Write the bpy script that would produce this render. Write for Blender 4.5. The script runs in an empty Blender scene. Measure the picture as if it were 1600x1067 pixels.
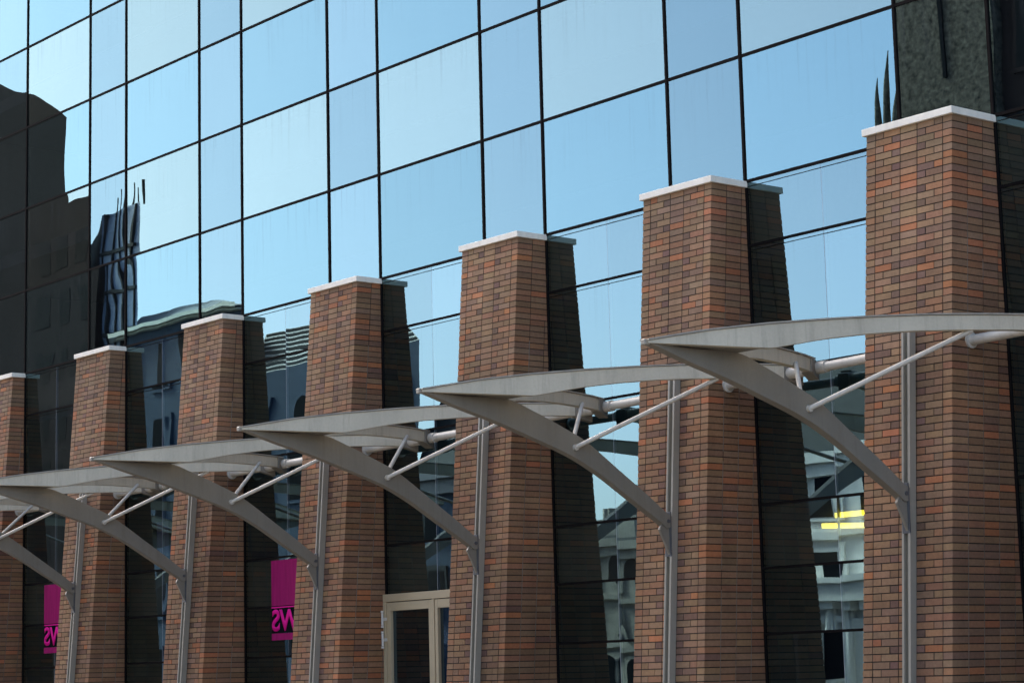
import bpy, bmesh, math, random
from mathutils import Vector, Matrix
random.seed(7)
scn = bpy.context.scene
C = scn.collection
R = math.radians

# ------------------------------------------------------------------ constants
BAY = 3.6            # pier spacing
PW = 1.133           # pier width
NW = 1.25            # narrow pane width
ROW = 1.4994         # curtain wall row height
CAPZ = 7.3           # top of the piers
AK = {-1: .78, 0: .664, 1: .544, 2: .452, 3: .398, 4: .343, 5: .281, 6: .225}     # pier depth at the top
BK = {-1: .082, 0: .0829, 1: .0737, 2: .0731, 3: .0758, 4: .0724, 5: .0699, 6: .070}  # batter
def front(k, z): return -(AK[k] + BK[k] * (CAPZ - z))

# ------------------------------------------------------------------ helpers
def link(o, parent=None):
    C.objects.link(o)
    if parent: o.parent = parent
    return o
def tag(o, label=None, cat=None, group=None, kind=None):
    if label: o['label'] = label
    if cat: o['category'] = cat
    if group: o['group'] = group
    if kind: o['kind'] = kind
    return o
def empty(name, loc, label, cat, group=None):
    o = bpy.data.objects.new(name, None); C.objects.link(o); o.location = loc
    o.empty_display_size = .2
    return tag(o, label, cat, group)
def copy_tree(o, parent=None):
    c = o.copy(); C.objects.link(c)
    if parent: c.parent = parent
    for ch in o.children: copy_tree(ch, c)
    return c

class MB:
    def __init__(s): s.v = []; s.f = []; s.sm = []
    def add(s, vs, fs, smooth=False):
        n = len(s.v); s.v += [tuple(v) for v in vs]
        for f in fs: s.f.append(tuple(n + i for i in f)); s.sm.append(smooth)
    def box(s, x0, x1, y0, y1, z0, z1):
        s.add([(x0,y0,z0),(x1,y0,z0),(x1,y1,z0),(x0,y1,z0),(x0,y0,z1),(x1,y0,z1),(x1,y1,z1),(x0,y1,z1)],
              [(0,3,2,1),(4,5,6,7),(0,1,5,4),(1,2,6,5),(2,3,7,6),(3,0,4,7)])
    def cyl(s, p, q, r, n=20, r2=None):
        p = Vector(p); q = Vector(q); d = (q - p).normalized(); r2 = r if r2 is None else r2
        a = d.orthogonal().normalized(); b = d.cross(a)
        vs = []
        for c, rr in ((p, r), (q, r2)):
            for i in range(n):
                t = 2 * math.pi * i / n; vs.append(c + (a * math.cos(t) + b * math.sin(t)) * rr)
        k = len(s.v)
        s.add(vs, [(i, (i+1) % n, n + (i+1) % n, n + i) for i in range(n)], True)
        s.add(vs[:n], [tuple(reversed(range(n)))]); s.add(vs[n:], [tuple(range(n))])
    def strip(s, A, B, off):
        """solid between two polylines A and B (same length), thickened by vector off"""
        off = Vector(off); n = len(A)
        A = [Vector(a) for a in A]; B = [Vector(b) for b in B]
        vs = [a - off for a in A] + [b - off for b in B] + [a + off for a in A] + [b + off for b in B]
        fs = []
        for i in range(n - 1):
            fs += [(i, i+1, n+i+1, n+i), (2*n+i, 3*n+i, 3*n+i+1, 2*n+i+1),
                   (i, 2*n+i, 2*n+i+1, i+1), (n+i, n+i+1, 3*n+i+1, 3*n+i)]
        fs += [(0, n, 3*n, 2*n), (n-1, 3*n-1, 4*n-1, 2*n-1)]
        s.add(vs, fs)
    def build(s, name, mat, parent=None, bevel=0):
        me = bpy.data.meshes.new(name); me.from_pydata(s.v, [], s.f); me.update()
        bm = bmesh.new(); bm.from_mesh(me); bmesh.ops.remove_doubles(bm, verts=bm.verts, dist=1e-6)
        bmesh.ops.recalc_face_normals(bm, faces=bm.faces); 
        bm.to_mesh(me); bm.free()
        if any(s.sm):
            for p in me.polygons: p.use_smooth = True
            try: me.set_sharp_from_angle(angle=R(40))
            except Exception: pass
        me.materials.append(mat)
        o = bpy.data.objects.new(name, me); link(o, parent)
        if bevel:
            m = o.modifiers.new('bevel', 'BEVEL'); m.width = bevel; m.segments = 2; m.limit_method = 'ANGLE'; m.angle_limit = R(40)
        return o

# ------------------------------------------------------------------ materials
def newmat(name):
    m = bpy.data.materials.new(name); m.use_nodes = True
    nt = m.node_tree; nt.nodes.clear()
    return m, nt, nt.nodes, nt.links
def N(nt, t, **kw):
    n = nt.nodes.new(t)
    for k, v in kw.items():
        if k in n.inputs: n.inputs[k].default_value = v
        else: setattr(n, k, v)
    return n
def math_(nt, op, a, b=None, clamp=False):
    n = nt.nodes.new('ShaderNodeMath'); n.operation = op; n.use_clamp = clamp
    for i, v in enumerate((a, b)):
        if v is None: continue
        if hasattr(v, 'links'): nt.links.new(v, n.inputs[i])
        else: n.inputs[i].default_value = v
    return n.outputs[0]

def simple(name, col, rough=.7, metal=0, var=.18, scale=3., bump=0., streak=False, spec=.5, rib=False, grime=0.):
    """plain surface with soft colour variation, optional vertical streaks"""
    m, nt, nodes, L = newmat(name)
    out = N(nt, 'ShaderNodeOutputMaterial'); b = N(nt, 'ShaderNodeBsdfPrincipled', Roughness=rough, Metallic=metal)
    b.inputs['Specular IOR Level'].default_value = spec
    L.new(b.outputs[0], out.inputs[0])
    geo = N(nt, 'ShaderNodeNewGeometry')
    mp = N(nt, 'ShaderNodeMapping'); mp.inputs['Scale'].default_value = (.02, .02, 3.) if rib else (1, 1, .12 if streak else 1)
    L.new(geo.outputs['Position'], mp.inputs[0])
    nz = N(nt, 'ShaderNodeTexNoise', Scale=scale, Detail=6., Roughness=.62); L.new(mp.outputs[0], nz.inputs['Vector'])
    nf = N(nt, 'ShaderNodeTexNoise', Scale=scale * 14, Detail=3.); L.new(geo.outputs['Position'], nf.inputs['Vector'])
    s = math_(nt, 'ADD', math_(nt, 'MULTIPLY', nz.outputs[0], .75), math_(nt, 'MULTIPLY', nf.outputs[0], .25))
    mr = N(nt, 'ShaderNodeMapRange'); mr.inputs[1].default_value = .3; mr.inputs[2].default_value = .7
    mr.inputs[3].default_value = 1 - var; mr.inputs[4].default_value = 1 + var
    L.new(s, mr.inputs[0])
    mx = N(nt, 'ShaderNodeVectorMath', operation='SCALE'); mx.inputs[0].default_value = col; L.new(mr.outputs[0], mx.inputs['Scale'])
    last = mx.outputs[0]
    if grime:
        mg = N(nt, 'ShaderNodeMapping'); mg.inputs['Scale'].default_value = (5, 5, .5); L.new(geo.outputs['Position'], mg.inputs[0])
        ng = N(nt, 'ShaderNodeTexNoise', Scale=1.6, Detail=7., Roughness=.75); L.new(mg.outputs[0], ng.inputs['Vector'])
        gr = N(nt, 'ShaderNodeMapRange'); gr.inputs[1].default_value = .52; gr.inputs[2].default_value = .78; gr.inputs[4].default_value = grime; L.new(ng.outputs[0], gr.inputs[0])
        mm = N(nt, 'ShaderNodeMix', data_type='RGBA'); L.new(gr.outputs[0], mm.inputs['Factor']); L.new(last, mm.inputs[6]); mm.inputs[7].default_value = (.12, .085, .05, 1)
        last = mm.outputs[2]
    L.new(last, b.inputs['Base Color'])
    rr = math_(nt, 'ADD', math_(nt, 'MULTIPLY', nf.outputs[0], .2), rough - .1, True); L.new(rr, b.inputs['Roughness'])
    if bump:
        bp = N(nt, 'ShaderNodeBump', Strength=.6, Distance=bump); L.new(nf.outputs[0], bp.inputs['Height']); L.new(bp.outputs[0], b.inputs['Normal'])
    return m

def brick_mat():
    m, nt, nodes, L = newmat('brickwork')
    out = N(nt, 'ShaderNodeOutputMaterial'); b = N(nt, 'ShaderNodeBsdfPrincipled', Roughness=.86)
    b.inputs['Specular IOR Level'].default_value = .25
    L.new(b.outputs[0], out.inputs[0])
    at = N(nt, 'ShaderNodeAttribute', attribute_name='tone')
    geo = N(nt, 'ShaderNodeNewGeometry')
    n1 = N(nt, 'ShaderNodeTexNoise', Scale=26., Detail=6., Roughness=.7); L.new(geo.outputs['Position'], n1.inputs['Vector'])
    n2 = N(nt, 'ShaderNodeTexNoise', Scale=160., Detail=3.); L.new(geo.outputs['Position'], n2.inputs['Vector'])
    mp = N(nt, 'ShaderNodeMapping'); mp.inputs['Scale'].default_value = (2.2, 2.2, .35)
    L.new(geo.outputs['Position'], mp.inputs[0])
    n3 = N(nt, 'ShaderNodeTexNoise', Scale=1.0, Detail=5.); L.new(mp.outputs[0], n3.inputs['Vector'])
    a = math_(nt, 'ADD', math_(nt, 'MULTIPLY', n1.outputs[0], .5), math_(nt, 'MULTIPLY', n2.outputs[0], .35))
    a = math_(nt, 'ADD', a, math_(nt, 'MULTIPLY', n3.outputs[0], .55))
    mr = N(nt, 'ShaderNodeMapRange'); mr.inputs[1].default_value = .42; mr.inputs[2].default_value = 1.0
    mr.inputs[3].default_value = .62; mr.inputs[4].default_value = 1.38; L.new(a, mr.inputs[0])
    mx = N(nt, 'ShaderNodeVectorMath', operation='SCALE'); L.new(at.outputs['Color'], mx.inputs[0]); L.new(mr.outputs[0], mx.inputs['Scale'])
    # grey weathering on the exposed upper courses, patchy
    sz = N(nt, 'ShaderNodeSeparateXYZ'); L.new(geo.outputs['Position'], sz.inputs[0])
    zr = N(nt, 'ShaderNodeMapRange'); zr.inputs[1].default_value = 3.6; zr.inputs[2].default_value = 7.2; L.new(sz.outputs[2], zr.inputs[0])
    n4 = N(nt, 'ShaderNodeTexNoise', Scale=1.3, Detail=5.); L.new(geo.outputs['Position'], n4.inputs['Vector'])
    n5 = N(nt, 'ShaderNodeMapRange'); n5.inputs[1].default_value = .35; n5.inputs[2].default_value = .7; n5.inputs[3].default_value = .08; n5.inputs[4].default_value = .62; L.new(n4.outputs[0], n5.inputs[0])
    wf = math_(nt, 'MULTIPLY', zr.outputs[0], n5.outputs[0], True)
    gm = N(nt, 'ShaderNodeVectorMath', operation='MULTIPLY'); L.new(mx.outputs[0], gm.inputs[0]); gm.inputs[1].default_value = (1.06, 1.22, 1.30)
    wm = N(nt, 'ShaderNodeMix', data_type='RGBA'); L.new(wf, wm.inputs['Factor']); L.new(mx.outputs[0], wm.inputs[6]); L.new(gm.outputs[0], wm.inputs[7])
    # broad damp patches
    n6 = N(nt, 'ShaderNodeTexNoise', Scale=.55, Detail=3.); L.new(geo.outputs['Position'], n6.inputs['Vector'])
    n7 = N(nt, 'ShaderNodeMapRange'); n7.inputs[1].default_value = .3; n7.inputs[2].default_value = .7; n7.inputs[3].default_value = .80; n7.inputs[4].default_value = 1.16; L.new(n6.outputs[0], n7.inputs[0])
    fm = N(nt, 'ShaderNodeVectorMath', operation='SCALE'); L.new(wm.outputs[2], fm.inputs[0]); L.new(n7.outputs[0], fm.inputs['Scale'])
    L.new(fm.outputs[0], b.inputs['Base Color'])
    bp = N(nt, 'ShaderNodeBump', Strength=.7, Distance=.004); L.new(n1.outputs[0], bp.inputs['Height']); L.new(bp.outputs[0], b.inputs['Normal'])
    return m

def glass_mat(name, tint, fac, trans, wav=1.0, dirt=1.0):
    """coated facade glass: mirror coat over dark see-through body, slightly wavy, rain streaks under the top joint"""
    m, nt, nodes, L = newmat(name)
    out = N(nt, 'ShaderNodeOutputMaterial')
    geo = N(nt, 'ShaderNodeNewGeometry'); oi = N(nt, 'ShaderNodeObjectInfo'); tc = N(nt, 'ShaderNodeTexCoord')
    off = N(nt, 'ShaderNodeCombineXYZ'); r100 = math_(nt, 'MULTIPLY', oi.outputs['Random'], 120.)
    L.new(r100, off.inputs[0]); L.new(r100, off.inputs[2])
    add = N(nt, 'ShaderNodeVectorMath', operation='ADD'); L.new(geo.outputs['Position'], add.inputs[0]); L.new(off.outputs[0], add.inputs[1])
    mp = N(nt, 'ShaderNodeMapping'); mp.inputs['Scale'].default_value = (1.0, 1, .8); L.new(add.outputs[0], mp.inputs[0])
    nz = N(nt, 'ShaderNodeTexNoise', Scale=1.05, Detail=.6, Roughness=.3); L.new(mp.outputs[0], nz.inputs['Vector'])
    sx = N(nt, 'ShaderNodeSeparateXYZ'); L.new(tc.outputs['Generated'], sx.inputs[0])
    def edge(o, p):
        return math_(nt, 'POWER', math_(nt, 'ABSOLUTE', math_(nt, 'SUBTRACT', math_(nt, 'MULTIPLY', o, 2.), 1.)), p)
    e = math_(nt, 'ADD', edge(sx.outputs[0], 9.), math_(nt, 'MULTIPLY', edge(sx.outputs[2], 9.), .6))
    h = math_(nt, 'ADD', math_(nt, 'MULTIPLY', nz.outputs[0], 1.9), math_(nt, 'MULTIPLY', e, .10))
    bp = N(nt, 'ShaderNodeBump', Strength=1., Distance=.0013 * wav); L.new(h, bp.inputs['Height'])
    # tint differs a little from pane to pane
    mr = N(nt, 'ShaderNodeMapRange'); mr.inputs[3].default_value = .90; mr.inputs[4].default_value = 1.06; L.new(oi.outputs['Random'], mr.inputs[0])
    sc = N(nt, 'ShaderNodeVectorMath', operation='SCALE'); sc.inputs[0].default_value = tint; L.new(mr.outputs[0], sc.inputs['Scale'])
    gl = N(nt, 'ShaderNodeBsdfGlossy', Roughness=0.0); L.new(sc.outputs[0], gl.inputs['Color']); L.new(bp.outputs[0], gl.inputs['Normal'])
    tr = N(nt, 'ShaderNodeBsdfTransparent', Color=(*trans, 1))
    mix = N(nt, 'ShaderNodeMixShader', Fac=fac); L.new(tr.outputs[0], mix.inputs[1]); L.new(gl.outputs[0], mix.inputs[2])
    # streaks
    mp2 = N(nt, 'ShaderNodeMapping'); mp2.inputs['Scale'].default_value = (9., 1, .25); L.new(add.outputs[0], mp2.inputs[0])
    st = N(nt, 'ShaderNodeTexNoise', Scale=1.6, Detail=4., Roughness=.7); L.new(mp2.outputs[0], st.inputs['Vector'])
    sr = N(nt, 'ShaderNodeMapRange'); sr.inputs[1].default_value = .54; sr.inputs[2].default_value = .78; L.new(st.outputs[0], sr.inputs[0])
    top = math_(nt, 'POWER', sx.outputs[2], 2.2)
    df = math_(nt, 'MULTIPLY', math_(nt, 'MULTIPLY', sr.outputs[0], top), .20 * dirt, True)
    film = N(nt, 'ShaderNodeTexNoise', Scale=.9, Detail=4.); L.new(add.outputs[0], film.inputs['Vector'])
    df = math_(nt, 'ADD', df, math_(nt, 'MULTIPLY', film.outputs[0], .022 * dirt), True)
    dif = N(nt, 'ShaderNodeBsdfDiffuse', Color=(.16, .17, .17, 1))
    mix2 = N(nt, 'ShaderNodeMixShader'); L.new(df, mix2.inputs[0]); L.new(mix.outputs[0], mix2.inputs[1]); L.new(dif.outputs[0], mix2.inputs[2])
    L.new(mix2.outputs[0], out.inputs[0])
    return m

def emit(name, col, s):
    m, nt, nodes, L = newmat(name)
    out = N(nt, 'ShaderNodeOutputMaterial'); e = N(nt, 'ShaderNodeEmission', Color=(*col, 1), Strength=s); L.new(e.outputs[0], out.inputs[0])
    return m

M = dict(  # real-world paint and stone colours
    brick=brick_mat(),
    light=glass_mat('glass_pale', (.64, .93, .91), .25, (.30, .30, .30), 1., 1.5),
    deep=glass_mat('glass_blue', (.51, .885, .965), .24, (.30, .30, .30), 1., 1.5),
    narrow=glass_mat('glass_narrow', (.55, .885, .955), .235, (.30, .30, .30), 1., 1.5),
    low=glass_mat('glass_low', (.57, .90, .96), .24, (.34, .36, .40), .85, .7),
    joint=simple('black_gasket', (.011, .009, .008), .85, var=.25, spec=.04),
    seal=simple('grey_sealant', (.42, .45, .46), .8, var=.1, spec=.1),
    coping=simple('white_coping', (.83, .755, .60), .6, grime=0.22, var=.10, scale=5., streak=True),
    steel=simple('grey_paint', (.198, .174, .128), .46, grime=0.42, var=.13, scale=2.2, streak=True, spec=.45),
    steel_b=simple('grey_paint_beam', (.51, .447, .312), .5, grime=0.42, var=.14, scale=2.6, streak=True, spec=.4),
    tube=simple('pale_tube_paint', (.50, .455, .36), .38, grime=0.42, var=.12, scale=3.),
    flash=simple('weathered_flashing', (.31, .27, .20), .5, var=.35, scale=6.),
    dark=simple('dark_steel', (.07, .07, .068), .5, var=.2),
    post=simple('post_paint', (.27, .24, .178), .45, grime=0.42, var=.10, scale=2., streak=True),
    frame=simple('beige_aluminium', (.47, .37, .215), .4, var=.07, scale=3.),
    white=simple('white_metal', (.62, .58, .48), .35, var=.05),
    black=simple('black_metal', (.03, .03, .03), .4),
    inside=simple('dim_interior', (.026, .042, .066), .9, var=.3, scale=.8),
    spandrel=simple('olive_spandrel', (.17, .15, .085), .8, var=.2, scale=1.2),
    concrete=simple('concrete', (.22, .21, .20), .85, var=.2, scale=.8, streak=True),
    paving=simple('paving', (.12, .115, .105), .85, var=.2, scale=2.5, bump=.004),
    asphalt=simple('asphalt', (.05, .05, .052), .9, var=.25, scale=1.5, bump=.006),
    earth=simple('ground', (.12, .115, .105), .95, var=.25, scale=.3),
    magenta=simple('magenta_vinyl', (.29, .008, .095), .6, spec=.08, var=.22, scale=16., streak=True),
    pink=simple('pink_vinyl', (.74, .008, .24), .6, spec=.08, var=.06),
    lilac=simple('lilac_vinyl', (.13, .10, .17), .5, var=.1),
    backing=simple('dark_vinyl', (.007, .007, .009), .8, spec=.02),
    lampy=emit('yellow_tube', (1.0, .78, .05), 1.2),
    tower=simple('dark_brick', (.026, .0165, .0165), .9, spec=.05, var=.35, scale=.5, streak=True),
    granite=simple('dark_stone', (.112, .094, .076), .9, spec=.0, var=1.15, scale=6.5),
    stone=simple('pale_stone', (.80, .77, .72), .85, var=.18, scale=.7, streak=True),
    oldstone=simple('grey_stone', (.30, .28, .245), .9, spec=.1, var=.35, scale=.9),
    bluegrey=simple('blue_grey_render', (.05, .072, .11), .8, spec=.15, var=.2, scale=.6),
    slate=simple('slate_roof', (.014, .017, .021), .7, spec=.15, var=.3, scale=1.5),
    leadroof=simple('lead_roof', (.10, .105, .13), .6, var=.2, scale=.8),
    ribroof=simple('ribbed_lead', (.085, .083, .098), .6, var=.5, scale=2.2, rib=True),
    dullwin=simple('dull_window', (.020, .016, .016), .8, spec=.02, var=.3),
        stairglass=simple('stair_glazing', (.26, .31, .43), .4, spec=.2, var=.35, scale=.7, streak=True),
    winglass=simple('far_window', (.007, .008, .010), .8, spec=.02, var=.3),
)

# ------------------------------------------------------------------ ground
def sheet(name, x0, x1, y0, y1, z, mat):
    b = MB(); b.add([(x0,y0,z),(x1,y0,z),(x1,y1,z),(x0,y1,z)], [(0,1,2,3)])
    return tag(b.build(name, mat), kind='structure')
sheet('ground', -900, 900, -900, 900, -.16, M['earth'])
b = MB(); b.box(-160, 60, -7.5, 3.0, -.15, 0.0); tag(b.build('pavement', M['paving']), kind='structure')
sheet('road', -160, 60, -17.0, -7.5, -.155, M['asphalt'])
b = MB(); b.box(-160, 60, -90, -17.0, -.15, -.02); tag(b.build('pavement', M['paving']), kind='structure')

# ------------------------------------------------------------------ curtain wall of the office building
ob = empty('office_building', (-11, 0, 0), 'office block with blue mirror glass curtain wall rising behind the brick piers', 'building')
def part(b, name, mat, root, **k):
    o = b.build(name, mat, root, **k); o.location = -Vector(root.location); return o
XL, XR = -25.2, 2.35
ZT = CAPZ + 5 * ROW
def pane(name, x0, x1, z0, z1, mat, root, tilt=.0012, g=.012):
    cx, cz = (x0 + x1) / 2, (z0 + z1) / 2; hw, hh = (x1 - x0) / 2 - g, (z1 - z0) / 2 - g
    b = MB(); b.add([(-hw,0,-hh),(hw,0,-hh),(hw,0,hh),(-hw,0,hh)], [(0,1,2,3)])
    me = bpy.data.meshes.new(name); me.from_pydata(b.v, [], b.f); me.materials.append(mat)
    o = bpy.data.objects.new(name, me); link(o, root)
    o.location = Vector((cx, 0, cz)) - Vector(root.location)
    o.rotation_euler = (random.uniform(-tilt, tilt), 0, random.uniform(-tilt, tilt))
    return o
cols = []
for k in range(0, 8):
    cols.append((-BAY * k, -BAY * (k - 1) - NW, 'w'))
    if k < 7: cols.append((-BAY * k - NW, -BAY * k, 'n'))
for r in range(5):
    for x0, x1, t in cols:
        mat = M['narrow'] if t == 'n' else (M['light'] if r % 2 else M['deep'])
        pane('glass_pane', x0, x1, CAPZ + r * ROW, CAPZ + (r + 1) * ROW, mat, ob)
for k in range(0, 8):
    for x in (-BAY * k, -BAY * k - NW):
        if x < XL: continue
        b = MB(); b.box(x - .016, x + .016, -.018, .05, CAPZ + .02, ZT); part(b, 'mullion', M['joint'], ob)
for r in range(0, 6):
    z = CAPZ + r * ROW
    b = MB(); b.box(XL, XR, -.014, .05, z - .017, z + .017); part(b, 'transom', M['joint'], ob)
# body, roof, interior
b = MB()
b.box(-70, XL - .03, .0, 14, 0, ZT + 1.2); b.box(XR + .03, 20, .0, 14, 0, ZT + 1.2)
b.box(XL - .03, XR + .03, 13.5, 14, 0, ZT + .5); b.box(XL, XR, -.05, .4, ZT + .025, ZT + 1.2)
part(b, 'wall', M['concrete'], ob)
b = MB(); b.box(-70, 20, .5, 13.4, ZT + .6, ZT + 1.0); part(b, 'roof', M['concrete'], ob)
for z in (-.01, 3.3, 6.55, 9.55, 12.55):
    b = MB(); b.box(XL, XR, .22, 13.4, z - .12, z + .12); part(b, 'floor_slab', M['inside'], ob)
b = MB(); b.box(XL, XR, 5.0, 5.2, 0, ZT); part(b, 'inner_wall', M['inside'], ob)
for z0, z1 in ((2.86, 3.54), (6.58, 7.28)):
    b = MB(); b.box(XL, XR, .10, .14, z0, z1); part(b, 'spandrel_panel', M['spandrel'], ob)

# ------------------------------------------------------------------ glazing between the piers (one window bay per gap)
ZF, ZG, ZH, ZI, ZJ = 6.54, 5.061, 3.558, 2.841, 2.109
bay_say = {
    0: 'glazing at the right edge, beyond the nearest brick pier',
    1: 'dark glazing right of the second nearest brick pier, yellow strip lights showing inside',
    2: 'glazing between second and third nearest brick piers, rooftop chimneys mirrored low down',
    3: 'glazing above the beige framed glass door',
    4: 'dark glazing carrying the larger magenta banner, left of the glass door bay',
    5: 'dark glazing between the two magenta banners, with a lilac panel behind it',
    6: 'dark glazing with the narrow magenta banner, near the left edge',
    7: 'glazing left of the farthest brick pier, just outside the left edge'}
for k in range(0, 8):
    x0, x1 = -BAY * k, -BAY * (k - 1) - PW
    w = empty('window_bay', ((x0 + x1) / 2, 0, 0), bay_say[k], 'window', 'window bays between the brick piers')
    xb = x0 + 1.18
    levels = [CAPZ, ZF, ZG, ZH, ZI, ZJ, .12]
    for i in range(6):
        zt, zb = levels[i], levels[i + 1]
        if k == 3 and i == 4: break
        pane('glass_pane', x0, xb, zb, zt, M['low'], w, .0018, .003)
        pane('glass_pane', xb, x1, zb, zt, M['low'], w, .0018, .003)
    low = .12 if k != 3 else ZI + .05
    for z in levels[1:]:
        if z < low - .01: continue
        b = MB(); b.box(x0 + .006, x1 - .006, -.012, .05, z - .015, z + .015); part(b, 'transom', M['joint'], w)
        if z in (ZF,):
            b = MB(); b.box(x0 + .006, x1 - .006, -.004, .04, z - .062, z - .054); part(b, 'trim', M['joint'], w)
    b = MB(); b.box(x0 + .006, x1 - .006, -.004, .04, CAPZ - .07, CAPZ - .062); part(b, 'trim', M['joint'], w)
    b = MB(); b.box(xb - .003, xb + .003, .001, .04, low, CAPZ - .03); part(b, 'mullion', M['seal'], w)
    b = MB(); b.box(x0 + .004, x0 + .03, -.016, .05, low, CAPZ - .03); part(b, 'mullion', M['joint'], w)

# ------------------------------------------------------------------ brick piers
TONES = [((.27,.180,.105), 5), ((.30,.205,.120), 5), ((.23,.155,.095), 3.5), ((.34,.185,.100), 3), ((.46,.175,.075), 1.7),
         ((.21,.150,.105), 2), ((.31,.165,.095), 3), ((.26,.190,.120), 3), ((.155,.105,.085), .7)]
TW = [t[1] for t in TONES]
MORTAR = (.040, .028, .018)
PALE = (.20, .16, .115)
def tone(rng, dark=False):
    if dark: c = rng.choice([(.125,.085,.075), (.145,.092,.085), (.11,.082,.072), (.17,.115,.10)])
    else: c = rng.choices([t[0] for t in TONES], TW)[0]
    q = .38 if not dark else .34
    c = tuple(c[t] * (1 - q) + (.262, .144, .082)[t] * q for t in range(3))
    s = rng.uniform(.86, 1.12)
    return (c[0] * s * .93, c[1] * s * rng.uniform(.96, 1.05) * .83, c[2] * s * rng.uniform(.94, 1.06) * .74)
def make_shaft(k, parent):
    rng = random.Random(100 + k * 17)
    V, Fc, Col = [], [], []
    H = CAPZ - .078
    def quad(pts, col):
        n = len(V); V.extend(pts); Fc.append((n, n+1, n+2, n+3)); Col.append(col)
    def prism(P0, P1, col):     # two quads (back, front) -> front + 4 sides
        quad(P1, col)
        for i in range(4):
            j = (i + 1) % 4; quad([P0[i], P0[j], P1[j], P1[i]], col)
    E = .006
    fy = lambda z: front(k, z)
    # mortar core
    zc = [0, H]
    f0, f1 = fy(0), fy(H)
    A = [(-PW, f0, 0), (0, f0, 0), (0, -.001, 0), (-PW, -.001, 0)]; B = [(-PW, f1, H), (0, f1, H), (0, -.001, H), (-PW, -.001, H)]
    quad([A[0], A[1], B[1], B[0]], MORTAR); quad([A[1], A[2], B[2], B[1]], MORTAR); quad([A[3], A[0], B[0], B[3]], MORTAR)
    quad([B[0], B[1], B[2], B[3]], MORTAR); quad([A[2], A[3], B[3], B[2]], MORTAR)
    ch, j = .075, .0115
    nc = int(H / ch) + 1
    def fbrick(xa, xb, za, zb, col, wrapR=False, wrapL=False):
        a = xa + (0 if wrapL else j / 2) - (E if wrapL else 0); c = xb - (0 if wrapR else j / 2) + (E if wrapR else 0)
        d = E + rng.uniform(-.0025, .0025)
        P0 = [(a, fy(za), za), (c, fy(za), za), (c, fy(zb), zb), (a, fy(zb), zb)]
        P1 = [(x, y - d, z) for x, y, z in P0]
        prism(P0, P1, col)
    def sbrick(side, sa, sb, za, zb, col, first):
        a = sa + (0 if first else j / 2); c = sb - j / 2
        d = E + rng.uniform(-.0025, .0025)
        xs = 0 if side > 0 else -PW
        def p(s, z): return (xs, min(fy(z) + s, -.003), z)
        P0 = [p(a, za), p(c, za), p(c, zb), p(a, zb)]
        if P0[1][1] - P0[0][1] < .012: return
        P1 = [(x + side * d, y, z) for x, y, z in P0]
        prism(P0, P1, col)
    for i in range(nc):
        zt = H - i * ch; zb = max(zt - ch + j, 0.0)
        if zt <= .01: break
        odd = i % 2
        hdr = .1125; x = 0.
        cornerR = tone(rng); cornerL = tone(rng)
        fbrick(-hdr, 0, zb, zt, cornerR, wrapR=True)
        g = -hdr            # right group .3375
        dk = lambda: tone(rng, rng.random() < .70)
        if odd: fbrick(g - .225, g, zb, zt, tone(rng)); fbrick(g - .3375, g - .225, zb, zt, dk())
        else:   fbrick(g - .1125, g, zb, zt, tone(rng)); fbrick(g - .3375, g - .1125, zb, zt, tone(rng))
        m = g - .3375
        fbrick(m - .225, m, zb, zt, tone(rng))
        l = m - .225
        if odd: fbrick(l - .1125, l, zb, zt, dk()); fbrick(l - .3375, l - .1125, zb, zt, tone(rng))
        else:   fbrick(l - .225, l, zb, zt, tone(rng)); fbrick(l - .3375, l - .225, zb, zt, tone(rng))
        fbrick(-PW, l - .3375, zb, zt, cornerL, wrapL=True)
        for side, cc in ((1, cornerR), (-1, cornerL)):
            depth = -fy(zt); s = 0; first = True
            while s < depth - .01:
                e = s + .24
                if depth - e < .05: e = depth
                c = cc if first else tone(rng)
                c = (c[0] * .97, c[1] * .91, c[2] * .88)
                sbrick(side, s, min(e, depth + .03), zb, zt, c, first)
                s = e; first = False
    # pale lime bloom along the straight joints of the side faces
    for side in (1, -1):
        for n, ztop in ((1, 6.1), (2, 5.55), (3, 4.1), (4, 2.6)):
            z = ztop + rng.uniform(-.4, .3)
            while z > .1:
                L_ = rng.uniform(.1, .55); z2 = max(z - L_, .05)
                s = .24 * n
                if rng.random() < .86 and s < -fy(z) - .03:
                    xs = (.0042 if side > 0 else -PW - .0042); q = rng.uniform(.55, 1.0)
                    col = tuple(MORTAR[t] * (1 - q) + PALE[t] * q for t in range(3))
                    pts = [(xs, fy(zz) + s + d_, zz) for d_, zz in ((-.0055, z2), (.0055, z2), (.0055, z), (-.0055, z))]
                    quad(pts, col)
                z = z2
    me = bpy.data.meshes.new('shaft'); me.from_pydata(V, [], Fc)
    at = me.color_attributes.new('tone', 'FLOAT_COLOR', 'CORNER')
    arr = []
    for f, c in zip(Fc, Col): arr += [c[0], c[1], c[2], 1.0] * 4
    at.data.foreach_set('color', arr)
    me.update()
    bm = bmesh.new(); bm.from_mesh(me); 
    me.materials.append(M['brick']); bm.free()
    return link(bpy.data.objects.new('shaft', me), parent)
pier_say = {
    -1: 'brown brick pier just outside the right edge',
    0: 'largest brown brick pier at the right, nearest to the viewer, with white coping',
    1: 'second nearest brown brick pier, left of the yellow strip lights',
    2: 'brown brick pier directly right of the glass door',
    3: 'brown brick pier directly left of the glass door',
    4: 'brown brick pier directly left of the larger magenta banner',
    5: 'brown brick pier directly right of the narrow magenta banner',
    6: 'brown brick pier cut by the left edge, farthest and smallest'}
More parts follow.
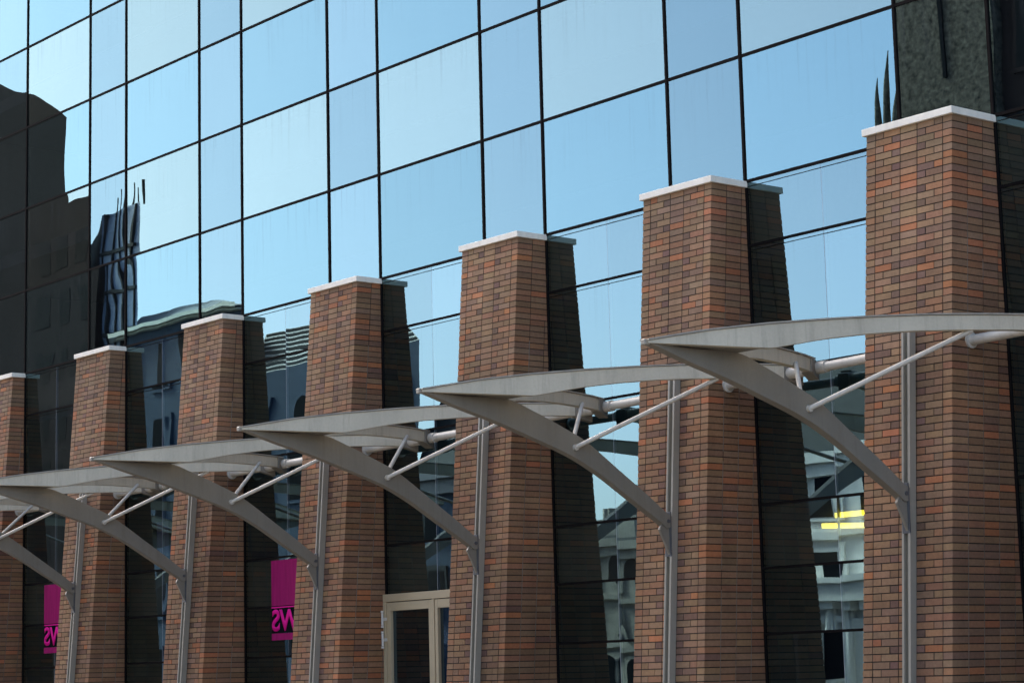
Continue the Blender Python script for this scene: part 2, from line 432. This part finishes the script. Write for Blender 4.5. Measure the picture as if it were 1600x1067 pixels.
for k in range(-1, 7):
    p = empty('brick_pier', (-BAY * k, 0, 0), pier_say[k], 'pier', 'battered brick piers along the glass wall')
    make_shaft(k, p)
    d = -front(k, CAPZ) + .048
    b = MB(); b.box(-PW - .042, .036, -d, -.002, CAPZ - .076, CAPZ)
    b.build('coping', M['coping'], p, bevel=.006)

# ------------------------------------------------------------------ canopies: arm, two roof beams, struts, post
F33 = {k: front(k, 3.3) for k in AK}
def poly(P, n=28):
    """smooth resample of a polyline of 2D points, Catmull-Rom by arc length"""
    pts = [Vector((p[0], p[1])) for p in P]
    out = []
    for i in range(len(pts) - 1):
        p0 = pts[max(i - 1, 0)]; p1 = pts[i]; p2 = pts[i + 1]; p3 = pts[min(i + 2, len(pts) - 1)]
        m = 5
        for t in range(m):
            u = t / m
            q = .5 * ((2 * p1) + (-p0 + p2) * u + (2 * p0 - 5 * p1 + 4 * p2 - p3) * u * u + (-p0 + 3 * p1 - 3 * p2 + p3) * u ** 3)
            out.append(q)
    out.append(pts[-1]); return out
def interp(P, s):
    for (a, za), (b_, zb) in zip(P, P[1:]):
        if s <= b_: return za + (zb - za) * (s - a) / (b_ - a)
    return P[-1][1]
XC = -.5
TIP = Vector((XC, -3.54))
RE = Vector((1.02, .41)); LE = Vector((-2.17, .41))
TOPP = [(0, 4.652), (.05, 4.69), (.14, 4.757), (.28, 4.832), (.43, 4.893), (.55, 4.932), (.67, 4.963), (.82, 4.985), (.92, 4.992), (1.0, 4.988)]
BOTP = [(0, 4.632), (.05, 4.630), (.14, 4.624), (.285, 4.614), (.30, 4.622), (.42, 4.716), (.52, 4.772), (.63, 4.812), (.75, 4.836), (.90, 4.852), (1.0, 4.85)]
def make_canopy():
    root = empty('canopy_bracket', (0, 0, 0), 'x', 'canopy', 'steel canopy brackets fixed to the brick piers')
    # arm
    up = [(-3.52, 4.640), (-3.0, 4.62), (-2.45, 4.630), (-2.08, 4.522), (-1.66, 4.366), (-1.32, 4.220), (-.84, 3.92), (-.43, 3.66), (-.20, 3.505), (-.150, 3.472)]
    lo = [(-3.52, 4.628), (-3.08, 4.502), (-2.56, 4.37), (-2.10, 4.234), (-1.56, 4.064), (-1.13, 3.87), (-.69, 3.62), (-.30, 3.40), (-.205, 3.342), (-.155, 3.314)]
    U, Lw = poly(up), poly(lo)
    b = MB(); b.strip([(XC, p.x, p.y) for p in U], [(XC, p.x, p.y) for p in Lw], (.05, 0, 0))
    arm = b.build('arm', M['steel'], root, bevel=.005)
    b = MB(); b.cyl((XC - .0495, -.150, 3.393), (XC + .0495, -.150, 3.393), .079, 28); b.build('eye', M['steel'], arm)
    b = MB(); b.cyl((XC - .075, -.148, 3.392), (XC + .058, -.148, 3.392), .022, 14); b.build('pin', M['dark'], arm)
    # bracket plate on the post
    G = [(-.20, 3.335), (-.125, 3.34), (-.112, 3.47), (-.10, 3.50), (-.10, 3.02)]
    b = MB()
    b.strip([(XC + .012, y, z) for y, z in ((-.265, 3.30), (-.19, 3.42), (-.105, 3.48))], [(XC + .012, y, z) for y, z in ((-.205, 3.19), (-.145, 3.07), (-.105, 2.99))], (.016, 0, 0))
    br = b.build('bracket', M['steel'], root)
    b = MB(); b.box(XC - .05, XC + .05, -.122, -.104, 3.0, 3.50); b.build('base_plate', M['dark'], br, bevel=.003)
    # the two roof beams
    for E, side in ((RE, 1), (LE, -1)):
        d = E - TIP; ln = d.length; u = d / ln; nrm = Vector((u.y, -u.x)) * .045
        ss = sorted(set([i / 40 for i in range(41)] + [.285, .30]))
        T = [(TIP.x + d.x * s, TIP.y + d.y * s, interp(TOPP, s)) for s in ss]
        Bt = [(TIP.x + d.x * s, TIP.y + d.y * s, interp(BOTP, s)) for s in ss]
        b = MB(); b.strip(T, Bt, (nrm.x, nrm.y, 0)); bm_ = b.build('roof_beam', M['steel_b'], root)
        b = MB()
        T1 = [(x, y, z + .004) for x, y, z in T]; T2 = [(x, y, z + .018) for x, y, z in T]
        b.strip(T2, T1, (nrm.x * 1.42, nrm.y * 1.42, 0)); b.build('flashing', M['flash'], bm_)
        # end plate gripping the tube
        e = Vector((E.x, E.y)); o_ = Vector((nrm.x, nrm.y)).normalized()
        b = MB(); 
        q0 = e - u * .02; q1 = e + u * .03
        w_ = o_ * .062
        pr = [(.97, 4.995, 4.84), (1.0, 4.985, 4.80), (1.022, 4.965, 4.775)]
        b.strip([(TIP.x + d.x * s, TIP.y + d.y * s, t) for s, t, _ in pr], [(TIP.x + d.x * s, TIP.y + d.y * s, z) for s, _, z in pr], (w_.x, w_.y, 0))
        b.build('end_plate', M['steel'], bm_, bevel=.004)
        # strut from the arm up to the beam
        s_ = .79 if side > 0 else .86
        top = Vector((TIP.x + d.x * s_, TIP.y + d.y * s_, interp(BOTP, s_) + (.004 if side > 0 else .03)))
        if side < 0: top += Vector((o_.x, o_.y, 0)) * (.058 if o_.x > 0 else -.058)
        low = Vector((XC + side * .062, -1.50 if side > 0 else -1.46, 4.155 if side > 0 else 4.16))
        b = MB(); b.cyl(low, top, .0245, 16); st = b.build('strut', M['tube'], root)
        b = MB(); dd = (top - low).normalized(); b.cyl(low - Vector((side * .012, 0, 0)), low + Vector((side * .02, 0, 0)), .034, 16); b.build('strut_end', M['tube'], st)
    # wedge soffit and cover plate between the beams
    dR, dL = RE - TIP, LE - TIP
    for nm, prof, s0, s1, dz in (('soffit', BOTP, .015, .285, .012), ('cover_plate', TOPP, .01, .285, -.012)):
        b = MB()
        pts = [(TIP.x + dd.x * s, TIP.y + dd.y * s, interp(prof, s) + dz) for dd, s in ((dR, s0), (dL, s0), (dL, s1), (dR, s1))]
        b.add(pts + [(x, y, z + .006) for x, y, z in pts], [(0,1,2,3),(7,6,5,4),(0,4,5,1),(1,5,6,2),(2,6,7,3),(3,7,4,0)])
        b.build(nm, M['steel'], root)
    b = MB(); b.box(XC - .028, XC + .028, -3.585, -3.52, 4.617, 4.670); b.build('nose', M['flash'], root, bevel=.008)
    # post on the pier face, leaning with the batter; twin rail with a slot
    po = MB(); bt = .0735
    def rail(xa, xb, d0, d1, z0, z1):
        y = lambda z: -bt * (3.3 - z)
        vs = []
        for z in (z0, z1):
            vs += [(xa, y(z) - d1, z), (xb, y(z) - d1, z), (xb, y(z) - d0, z), (xa, y(z) - d0, z)]
        po.add(vs, [(0,3,2,1),(4,5,6,7),(0,1,5,4),(1,2,6,5),(2,3,7,6),(3,0,4,7)])
    rail(XC - .058, XC - .034, .008, .098, .0, 5.04)
    rail(XC + .022, XC + .05, .008, .098, .0, 5.04)
    rail(XC - .034, XC + .022, .008, .045, .0, 5.03)
    post = po.build('post', M['post'], root)
    return root
proto = make_canopy()
can_say = {
    0: 'large curved grey steel canopy bracket crossing the nearest brick pier at right',
    1: 'curved grey steel canopy bracket fixed to the second nearest brick pier',
    2: 'curved grey steel canopy bracket fixed to the pier right of the glass door',
    3: 'curved grey steel canopy bracket fixed to the pier left of the glass door',
    4: 'curved grey steel canopy bracket on the pier left of the larger magenta banner',
    5: 'curved grey steel canopy bracket on the pier right of the narrow magenta banner',
    6: 'farthest grey steel canopy bracket, mostly cut off by the left edge'}
for k in range(0, 7):
    o = proto if k == 0 else copy_tree(proto)
    o.location = (-BAY * k, F33[k], -.010 * k)
    o['label'] = can_say[k]

# tubes from pier to pier that carry the beam ends
tube_say = {
    0: 'pale steel tube on the right side of the nearest brick pier',
    1: 'pale steel tube joining the two nearest brick piers behind the canopy arm',
    2: 'pale steel tube between the second nearest pier and the pier right of the door',
    3: 'pale steel tube running above the glass door bay between its two piers',
    4: 'pale steel tube above the larger magenta banner',
    5: 'pale steel tube above the lilac window panel',
    6: 'farthest pale steel tube, above the narrow magenta banner'}
for k in range(0, 7):
    ya, yb = F33[k] + .41, F33[k - 1] + .41
    xa, xb = -BAY * k, -BAY * (k - 1) - PW
    z = 4.905 - .010 * k
    t = empty('tie_tube', (xa, ya, z), tube_say[k], 'steel tube', 'steel tubes spanning from pier to pier')
    def P(x): return (x - xa, (yb - ya) * (x - xa) / (xb - xa), .010 * (x - xa) / (xb - xa))
    b = MB(); b.cyl(P(xa + .008), P(xb - .008), .052, 24); b.build('tube', M['tube'], t)
    for xe, sg in ((xa, 1), (xb, -1)):
        b = MB(); b.cyl(P(xe + sg * .0065), P(xe + sg * .03), .082, 24); b.build('flange', M['tube'], t)
    m_ = (xa + xb) / 2
    b = MB(); b.cyl(P(xa + .85), P(xa + 1.62), .066, 24); b.build('sleeve', M['tube'], t)

# ------------------------------------------------------------------ door
xl, xr = -BAY * 3, -BAY * 2 - PW
d = empty('glass_door', ((xl + xr) / 2, 0, 0), 'glass door in a beige aluminium frame between two brick piers', 'door')
zt = ZI
b = MB()
b.box(xl + .008, xl + .075, -.06, .05, 0, zt - .062); b.box(xr - .075, xr - .008, -.06, .05, 0, zt - .062)
b.box(xl + .008, xr - .008, -.06, .05, zt - .060, zt + .045)
b.box(xl + 1.115, xl + 1.165, -.06, .05, 0, zt - .062)
part(b, 'door_frame', M['frame'], d, bevel=.004)
b = MB()
lx0, lx1 = xl + .083, xl + 1.108
b.box(lx0, lx0 + .085, -.05, .0, .02, zt - .07); b.box(lx1 - .075, lx1, -.05, .0, .02, zt - .07)
b.box(lx0 + .087, lx1 - .077, -.05, .0, zt - .185, zt - .07); b.box(lx0 + .087, lx1 - .077, -.05, .0, .02, .16)
leaf = part(b, 'door_leaf', M['frame'], d, bevel=.004)
dg = glass_mat('door_glass', (.52, .76, .95), .24, (.35, .36, .36), 1, .5)
pane('door_glass', lx0 + .075, lx1 - .065, .15, zt - .175, dg, d, .001)
b = MB()
sx0 = xl + 1.172
b.box(sx0, sx0 + .06, -.05, 0, .02, zt - .07); b.box(xr - .14, xr - .082, -.05, 0, .02, zt - .07)
b.box(sx0 + .062, xr - .142, -.05, 0, zt - .185, zt - .07); b.box(sx0 + .062, xr - .142, -.05, 0, .02, .16)
part(b, 'side_light', M['frame'], d, bevel=.004)
pane('side_glass', sx0 + .055, xr - .135, .15, zt - .175, dg, d, .001)
for z in (2.55, 2.27, 1.1, .35):
    b = MB(); x = xl + .03
    b.cyl((x, -.085, z - .085), (x, -.085, z + .085), .016, 12); b.box(x - .02, x + .075, -.085, -.0605, z - .02, z + .02)
    b.cyl((x, -.085, z + .09), (x, -.085, z + .115), .022, 12); b.cyl((x, -.085, z - .115), (x, -.085, z - .09), .022, 12)
    part(b, 'hinge', M['white'], d)
b = MB(); b.cyl((lx1 - .04, -.11, .95), (lx1 - .04, -.11, 1.45), .014, 12); b.box(lx1 - .05, lx1 - .03, -.11, -.05, 1.0, 1.03); b.box(lx1 - .05, lx1 - .03, -.11, -.05, 1.37, 1.40)
part(b, 'handle', M['white'], d)

# ------------------------------------------------------------------ banners on the glass (lettering reads backwards)
def text_mesh(body, w, h):
    cu = bpy.data.curves.new('letters', 'FONT'); cu.body = body; cu.size = 1; cu.offset = .028
    tmp = bpy.data.objects.new('tmp', cu); C.objects.link(tmp)
    dg_ = bpy.context.evaluated_depsgraph_get()
    me = bpy.data.meshes.new_from_object(tmp.evaluated_get(dg_))
    bpy.data.objects.remove(tmp)
    xs = [v.co.x for v in me.vertices]; ys = [v.co.y for v in me.vertices]
    for v in me.vertices:
        fx = (v.co.x - min(xs)) / (max(xs) - min(xs)); fz = (v.co.y - min(ys)) / (max(ys) - min(ys))
        v.co = ((1 - fx) * w, 0, fz * h)            # mirrored left to right
    bm = bmesh.new(); bm.from_mesh(me)
    r = bmesh.ops.extrude_face_region(bm, geom=bm.faces[:])
    bmesh.ops.translate(bm, vec=(0, -.003, 0), verts=[g for g in r['geom'] if isinstance(g, bmesh.types.BMVert)])
    bmesh.ops.recalc_face_normals(bm, faces=bm.faces); bm.to_mesh(me); bm.free()
    return me
def banner(x, label, w=.98):
    r = empty('window_banner', (x, -.014, 2.35), label, 'banner', 'magenta banners on the dark glazing')
    b = MB(); b.box(0, w, 0, .004, .50, 1.165); b.build('upper_panel', M['magenta'], r)
    b = MB(); b.box(0, w, 0, .004, .468, .486); b.build('rule', M['pink'], r)
    b = MB(); b.box(0, w, .004, .008, .105, .466); b.build('dark_field', M['backing'], r)
    me = text_mesh('WS', .72, .32); me.materials.append(M['pink'])
    o = link(bpy.data.objects.new('letters', me), r); o.location = (.012, .0, .128)
    b = MB(); b.box(0, w, 0, .004, .0, .098); b.build('lower_strip', M['magenta'], r)
banner(-BAY * 4 + .755, 'larger magenta banner with mirrored pink letters, left of the glass door bay')
banner(-BAY * 6 + .82, 'narrow magenta banner half hidden by a pier near the left edge')
b = MB(); b.box(-.18, .18, .06, .064, -.29, .27)
o = b.build('window_panel', M['lilac']); o.location = (-BAY * 5 + 1.09, 0, 4.07)
tag(o, 'small dull lilac panel behind dark glazing between the two magenta banners', 'panel')

# ceiling lights inside
for (xa, xb, yy, z, dz, lab) in ((-2.50, -1.0, .9, 3.36, .0, 'upper yellow strip light glowing behind the glazing left of the nearest pier'),
                                 (-2.70, -1.0, .9, 3.26, -.10, 'lower, longer yellow strip light glowing behind the glazing left of the nearest pier')):
    r = empty('strip_light', (xa, .06, z), lab, 'ceiling light', 'yellow strip lights inside')
    b = MB(); b.strip([(0, 0, .027), (xb - xa, 0, .027 + dz)], [(0, 0, -.027), (xb - xa, 0, -.027 + dz)], (0, .012, 0)); b.build('tube', M['lampy'], r)
    b = MB(); b.strip([(-.02, 0, .05), (xb - xa + .02, 0, .055 + dz)], [(-.02, 0, .037), (xb - xa + .02, 0, .037 + dz)], (0, .016, 0)); b.build('housing', M['black'], r)

# ------------------------------------------------------------------ buildings across the street (seen mirrored in the glass)
def building(name, x0, x1, yf, depth, h, mat, label, floors=4, bays=6, roof=None, roof_h=2.5, roof_mat=None, cornice=None, ct=.44, win=True, wmat=None, z0=0.8, inset=1.6, win_w=.42, arch=False, sk=0., courses=False):
    r = empty(name, ((x0 + x1) / 2, yf, 0), label, 'building', 'buildings across the street mirrored in the glass')
    def shear(b):                # plan is a parallelogram on its skewed plot
        if sk: b.v = [(x + sk * min(y - yf, 0), y, z) for x, y, z in b.v]
        return b
    b = MB(); b.box(x0, x1, yf - depth, yf, -.1, h)
    part(shear(b), 'wall', mat, r)
    if win:
        fh = (h - z0) / floors; bw = (x1 - x0) / bays
        for i in range(floors):
            for j in range(bays):
                cx = x0 + (j + .5) * bw; zb = z0 + i * fh + fh * .22; zt_ = z0 + i * fh + fh * .82
                w = bw * win_w / 2
                b = MB(); b.box(cx - w - .14, cx + w + .14, yf + .002, yf + .10, zb - .14, zt_ + .16)
                o = part(b, 'window', wmat or mat, r)
                b = MB(); 
                if arch:
                    n = 10; vs = [(cx + w * math.cos(math.pi * t / n), yf + .115, zt_ - w + w * math.sin(math.pi * t / n)) for t in range(n + 1)]
                    vs = [(cx - w, yf + .115, zb), (cx + w, yf + .115, zb)] + vs
                    b.add(vs + [(x, yf + .09, z) for x, y, z in vs], [tuple(range(len(vs)))])
                else: b.box(cx - w, cx + w, yf + .09, yf + .115, zb, zt_)
                q = b.build('pane', M['winglass'], o); 
    if courses:
        for i in range(floors + 1):
            z = z0 + i * (h - z0) / floors
            if z < h - .6:
                b = MB(); b.box(x0 - .1, x1 + .1, yf + .003, yf + .22, z - .12, z + .14); part(b, 'string_course', mat, r)
    if cornice:
        b = MB(); b.box(x0 - .35, x1 + .35, yf - depth - .35, yf + .45, h + .01, h + ct + .01); b.box(x0 - .18, x1 + .18, yf + .003, yf + .25, h - (.5 if ct > .3 else .06), h - .002)
        part(shear(b), 'cornice', cornice, r)
    if roof:
        b = MB(); zb = h + (ct + .02 if cornice else .01)
        i_ = inset if roof == 'mansard' else min(depth, x1 - x0) * .45
        A = [(x0, yf - depth, zb), (x1, yf - depth, zb), (x1, yf, zb), (x0, yf, zb)]
        Bq = [(x0 + i_, yf - depth + i_, zb + roof_h), (x1 - i_, yf - depth + i_, zb + roof_h), (x1 - i_, yf - i_, zb + roof_h), (x0 + i_, yf - i_, zb + roof_h)]
        b.add(A + Bq, [(0,3,2,1),(4,5,6,7),(0,1,5,4),(1,2,6,5),(2,3,7,6),(3,0,4,7)])
        part(shear(b), 'roof', roof_mat, r)
    return r
# A dark brick tower at far left of the reflection
a = building('brick_tower', -104, -73.2, -28, 18, 27.3, M['tower'], 'tall dark brick tower mirrored at the left of the glass wall', 9, 14, win=False, sk=2.0)
b = MB(); b.add([(-104,-28.02,27.32),(-73.2,-28.02,27.32),(-109.2,-46,27.32),(-140,-46,27.32),(-104,-28.02,32.0),(-82,-28.02,31.2),(-76,-28.02,28.8),(-140,-46,32.0),(-118,-46,31.2),(-112,-46,28.8)],
      [(0,1,6,5,4),(3,7,8,9,2),(4,5,8,7),(5,6,9,8),(6,1,2,9),(0,4,7,3)])
part(b, 'parapet', M['tower'], a)
b = MB(); b.box(-76, -69.9, -40, -27.8, -.1, 23.3); b.v = [(x + 2.0 * (y + 27.8), y, z) for x, y, z in b.v]; wg = part(b, 'wing', M['tower'], a)
for i in range(8):
    for x in (-75.3, -73.6, -71.9):
        z = 2.6 + i * 2.55
        b = MB(); b.box(x, x + 1.0, -27.798, -27.788, z, z + 1.5); b.build('window', M['dullwin'], wg)
b = MB(); b.box(-69.88, -67.3, -38, -28.2, -.1, 22.3); b.v = [(x + 2.0 * (y + 28.2), y, z) for x, y, z in b.v]
sw = part(b, 'stair_tower', M['stairglass'], a)
for z in (20.4, 18.6, 16.8, 15.0, 13.2, 11.4):
    b = MB(); b.box(-69.8, -67.4, -28.19, -28.1, z, z + .14); b.build('band', M['slate'], sw)
for i in range(5):
    b = MB(); x = -69.6 + i * .5; b.box(x, x + .06, -28.19, -28.12, 8, 22.28); b.build('bar', M['slate'], sw)
for i in range(6):
    b = MB(); x = -69.8 + i * .42; b.box(x, x + .05, -28.6, -28.55, 22.32, 23.1 + .3 * (i % 2)); b.build('rail_post', M['slate'], sw)
# B and B2
building('corner_block', -68.1, -59.0, -28, 12, 16.55, M['bluegrey'], 'blue grey block with white cornice mirrored beside the dark tower', 5, 4, 'mansard', .95, M['leadroof'], M['white'], wmat=M['bluegrey'], sk=1.8, ct=.16, win_w=.3)
hall = building('arched_hall', -58.4, -47.5, -28, 12, 13.7, M['bluegrey'], 'hall with ribbed lead roof and arched windows mirrored behind the piers', 2, 4, 'mansard', 2.0, M['ribroof'], None, wmat=M['bluegrey'], arch=True, sk=1.6)
for i in range(9):
    t = (i + .5) / 9; y = -28 - 1.6 * t; z = 13.71 + 2.0 * t
    b = MB(); b.box(-58.3 + 1.6 * t, -47.6 - 1.6 * t, y - .02, y + .06, z - .05, z + .05); b.v = [(x_ + 1.6 * (y_ + 28), y_, z_) for x_, y_, z_ in b.v]; part(b, 'batten', M['slate'], hall)
building('slate_roofed_house', -47.3, -41.5, -28, 10, 8.6, M['bluegrey'], 'blue grey house with steep slate roof mirrored above the door', 3, 3, 'mansard', 2.6, M['slate'], M['leadroof'], wmat=M['slate'], sk=1.4)
# E pale stone building with mansard
e = building('stone_building', -47.5, -30.5, -45, 14, 9.8, M['stone'], 'pale stone building with dark mansard roof mirrored left of the nearest pier', 3, 7, 'mansard', 3.6, M['slate'], M['stone'], wmat=M['stone'], inset=1.8, courses=True, win_w=.5)
for x in (-45.35, -44.2, -43.0, -41.9):
    b = MB(); b.cyl((x, -44.86, .3), (x, -44.86, 4.2), .27, 18, .22); b.box(x - .36, x + .36, -44.99, -44.5, 4.2, 4.5); b.box(x - .36, x + .36, -44.99, -44.5, 0, .3); part(b, 'column', M['stone'], e)
b = MB(); b.box(-46.2, -41.0, -44.99, -44.35, 4.51, 5.2); b.box(-46.4, -40.8, -44.99, -44.2, 5.2, 5.42); part(b, 'balcony', M['stone'], e)
b = MB(); b.cyl((-41.2,-46.6,9.8), (-41.2,-46.6,17.2), .55, 16); part(b, 'turret', M['stone'], e)
b = MB(); b.cyl((-41.2,-46.6,17.2), (-41.2,-46.6,17.7), .6, 16, 1.0); b.cyl((-41.2,-46.6,17.7), (-41.2,-46.6,18.7), .95, 16, .75); b.cyl((-41.2,-46.6,18.7), (-41.2,-46.6,19.3), .75, 16, .1); part(b, 'dome', M['slate'], e)
# F dark stone church tower at the right
f_ = building('church_tower', -24.9, -21.75, -28, 5, 25, M['granite'], 'dark rough stone tower mirrored at upper right of the glass wall', roof='hip', roof_h=7, roof_mat=M['slate'], win=False)
for x, zt_ in ((-25.95, 18.2), (-25.66, 18.9), (-25.36, 18.4)):
    b = MB(); b.cyl((x, -28.4, -.1), (x, -28.4, 15.8), .17, 8); b.cyl((x, -28.4, 15.8), (x, -28.4, zt_), .165, 8, .01); part(b, 'pinnacle', M['granite'], f_)
for z in (12.6, 15.9, 21.2):
    b = MB(); b.box(-25.02, -21.65, -27.99, -27.82, z, z + .28); part(b, 'string_course', M['granite'], f_)
b = MB(); b.box(-23.42, -23.3, -27.99, -27.93, 17.6, 20.4); part(b, 'slit', M['winglass'], f_)
building('brick_warehouse', -21.7, -6, -28.3, 12, 23, M['tower'], 'dark brick warehouse mirrored at the right edge', 7, 8, None, wmat=M['tower'], win_w=.4)
# D old stone houses far down the square
g_ = building('terrace_house', -100, -66, -66, 12, 9.0, M['oldstone'], 'old grey stone terrace with chimneys mirrored between two nearest piers', 3, 16, 'mansard', .5, M['slate'], M['oldstone'], wmat=M['oldstone'], arch=True, courses=True)
for x in (-96, -91.5, -86.6, -83.9, -81.3, -78.9, -75.4, -71.5):
    b = MB(); b.box(x - .6, x + .6, -68.4, -66.8, 9.2, 11.2)
    for q in (-.38, 0, .38): b.cyl((x + q, -67.6, 11.2), (x + q, -67.6, 11.8), .14, 10)
    part(b, 'chimney', M['oldstone'], g_)

# ------------------------------------------------------------------ light
SUN_EL, SUN_AZ = 41, -75       # azimuth from +Y towards +X
w = bpy.data.worlds.new('World'); scn.world = w; w.use_nodes = True
nt = w.node_tree; nt.nodes.clear()
out = nt.nodes.new('ShaderNodeOutputWorld'); bg = nt.nodes.new('ShaderNodeBackground'); sky = nt.nodes.new('ShaderNodeTexSky')
sky.sky_type = 'NISHITA'; sky.sun_disc = False; sky.sun_elevation = R(SUN_EL); sky.sun_rotation = R(SUN_AZ)
sky.air_density = 0.55; sky.dust_density = 4.0; sky.ozone_density = 0.0; sky.altitude = 100
bg.inputs[1].default_value = .15
nt.links.new(sky.outputs[0], bg.inputs[0]); nt.links.new(bg.outputs[0], out.inputs[0])
sl = bpy.data.lights.new('sun', 'SUN'); sl.energy = 2.0; sl.angle = R(8.0); sl.color = (1, .95, .88)
so = bpy.data.objects.new('sun', sl); C.objects.link(so)
dirv = Vector((math.sin(R(SUN_AZ)) * math.cos(R(SUN_EL)), math.cos(R(SUN_AZ)) * math.cos(R(SUN_EL)), math.sin(R(SUN_EL))))
so.rotation_euler = dirv.to_track_quat('Z', 'Y').to_euler(); so.location = (0, 20, 40)

# ------------------------------------------------------------------ camera
YAW, PIT, ROL = .88268, .15414, -.02513
Fv = Vector((-math.sin(YAW) * math.cos(PIT), math.cos(YAW) * math.cos(PIT), math.sin(PIT)))
Rv = Vector((math.cos(YAW), math.sin(YAW), 0)); Uv = Rv.cross(Fv)
R2 = Rv * math.cos(ROL) + Uv * math.sin(ROL); U2 = -Rv * math.sin(ROL) + Uv * math.cos(ROL)
cam = bpy.data.cameras.new('camera'); co = bpy.data.objects.new('camera', cam); C.objects.link(co)
mat = Matrix((R2, U2, -Fv)).transposed().to_4x4(); mat.translation = Vector((13.969, -18.002, 1.616)); co.matrix_world = mat
cam.sensor_width = 36; cam.lens = 3450 / 1600 * 36; cam.clip_end = 3000; cam.clip_start = .1
scn.camera = co

scn.view_settings.view_transform = 'Standard'; scn.view_settings.look = 'None'
scn.view_settings.exposure = 2.38; scn.view_settings.gamma = 1
scn.cycles.max_bounces = 10; scn.cycles.transparent_max_bounces = 12; scn.cycles.glossy_bounces = 5
try: scn.cycles.use_denoising = True
except Exception: pass
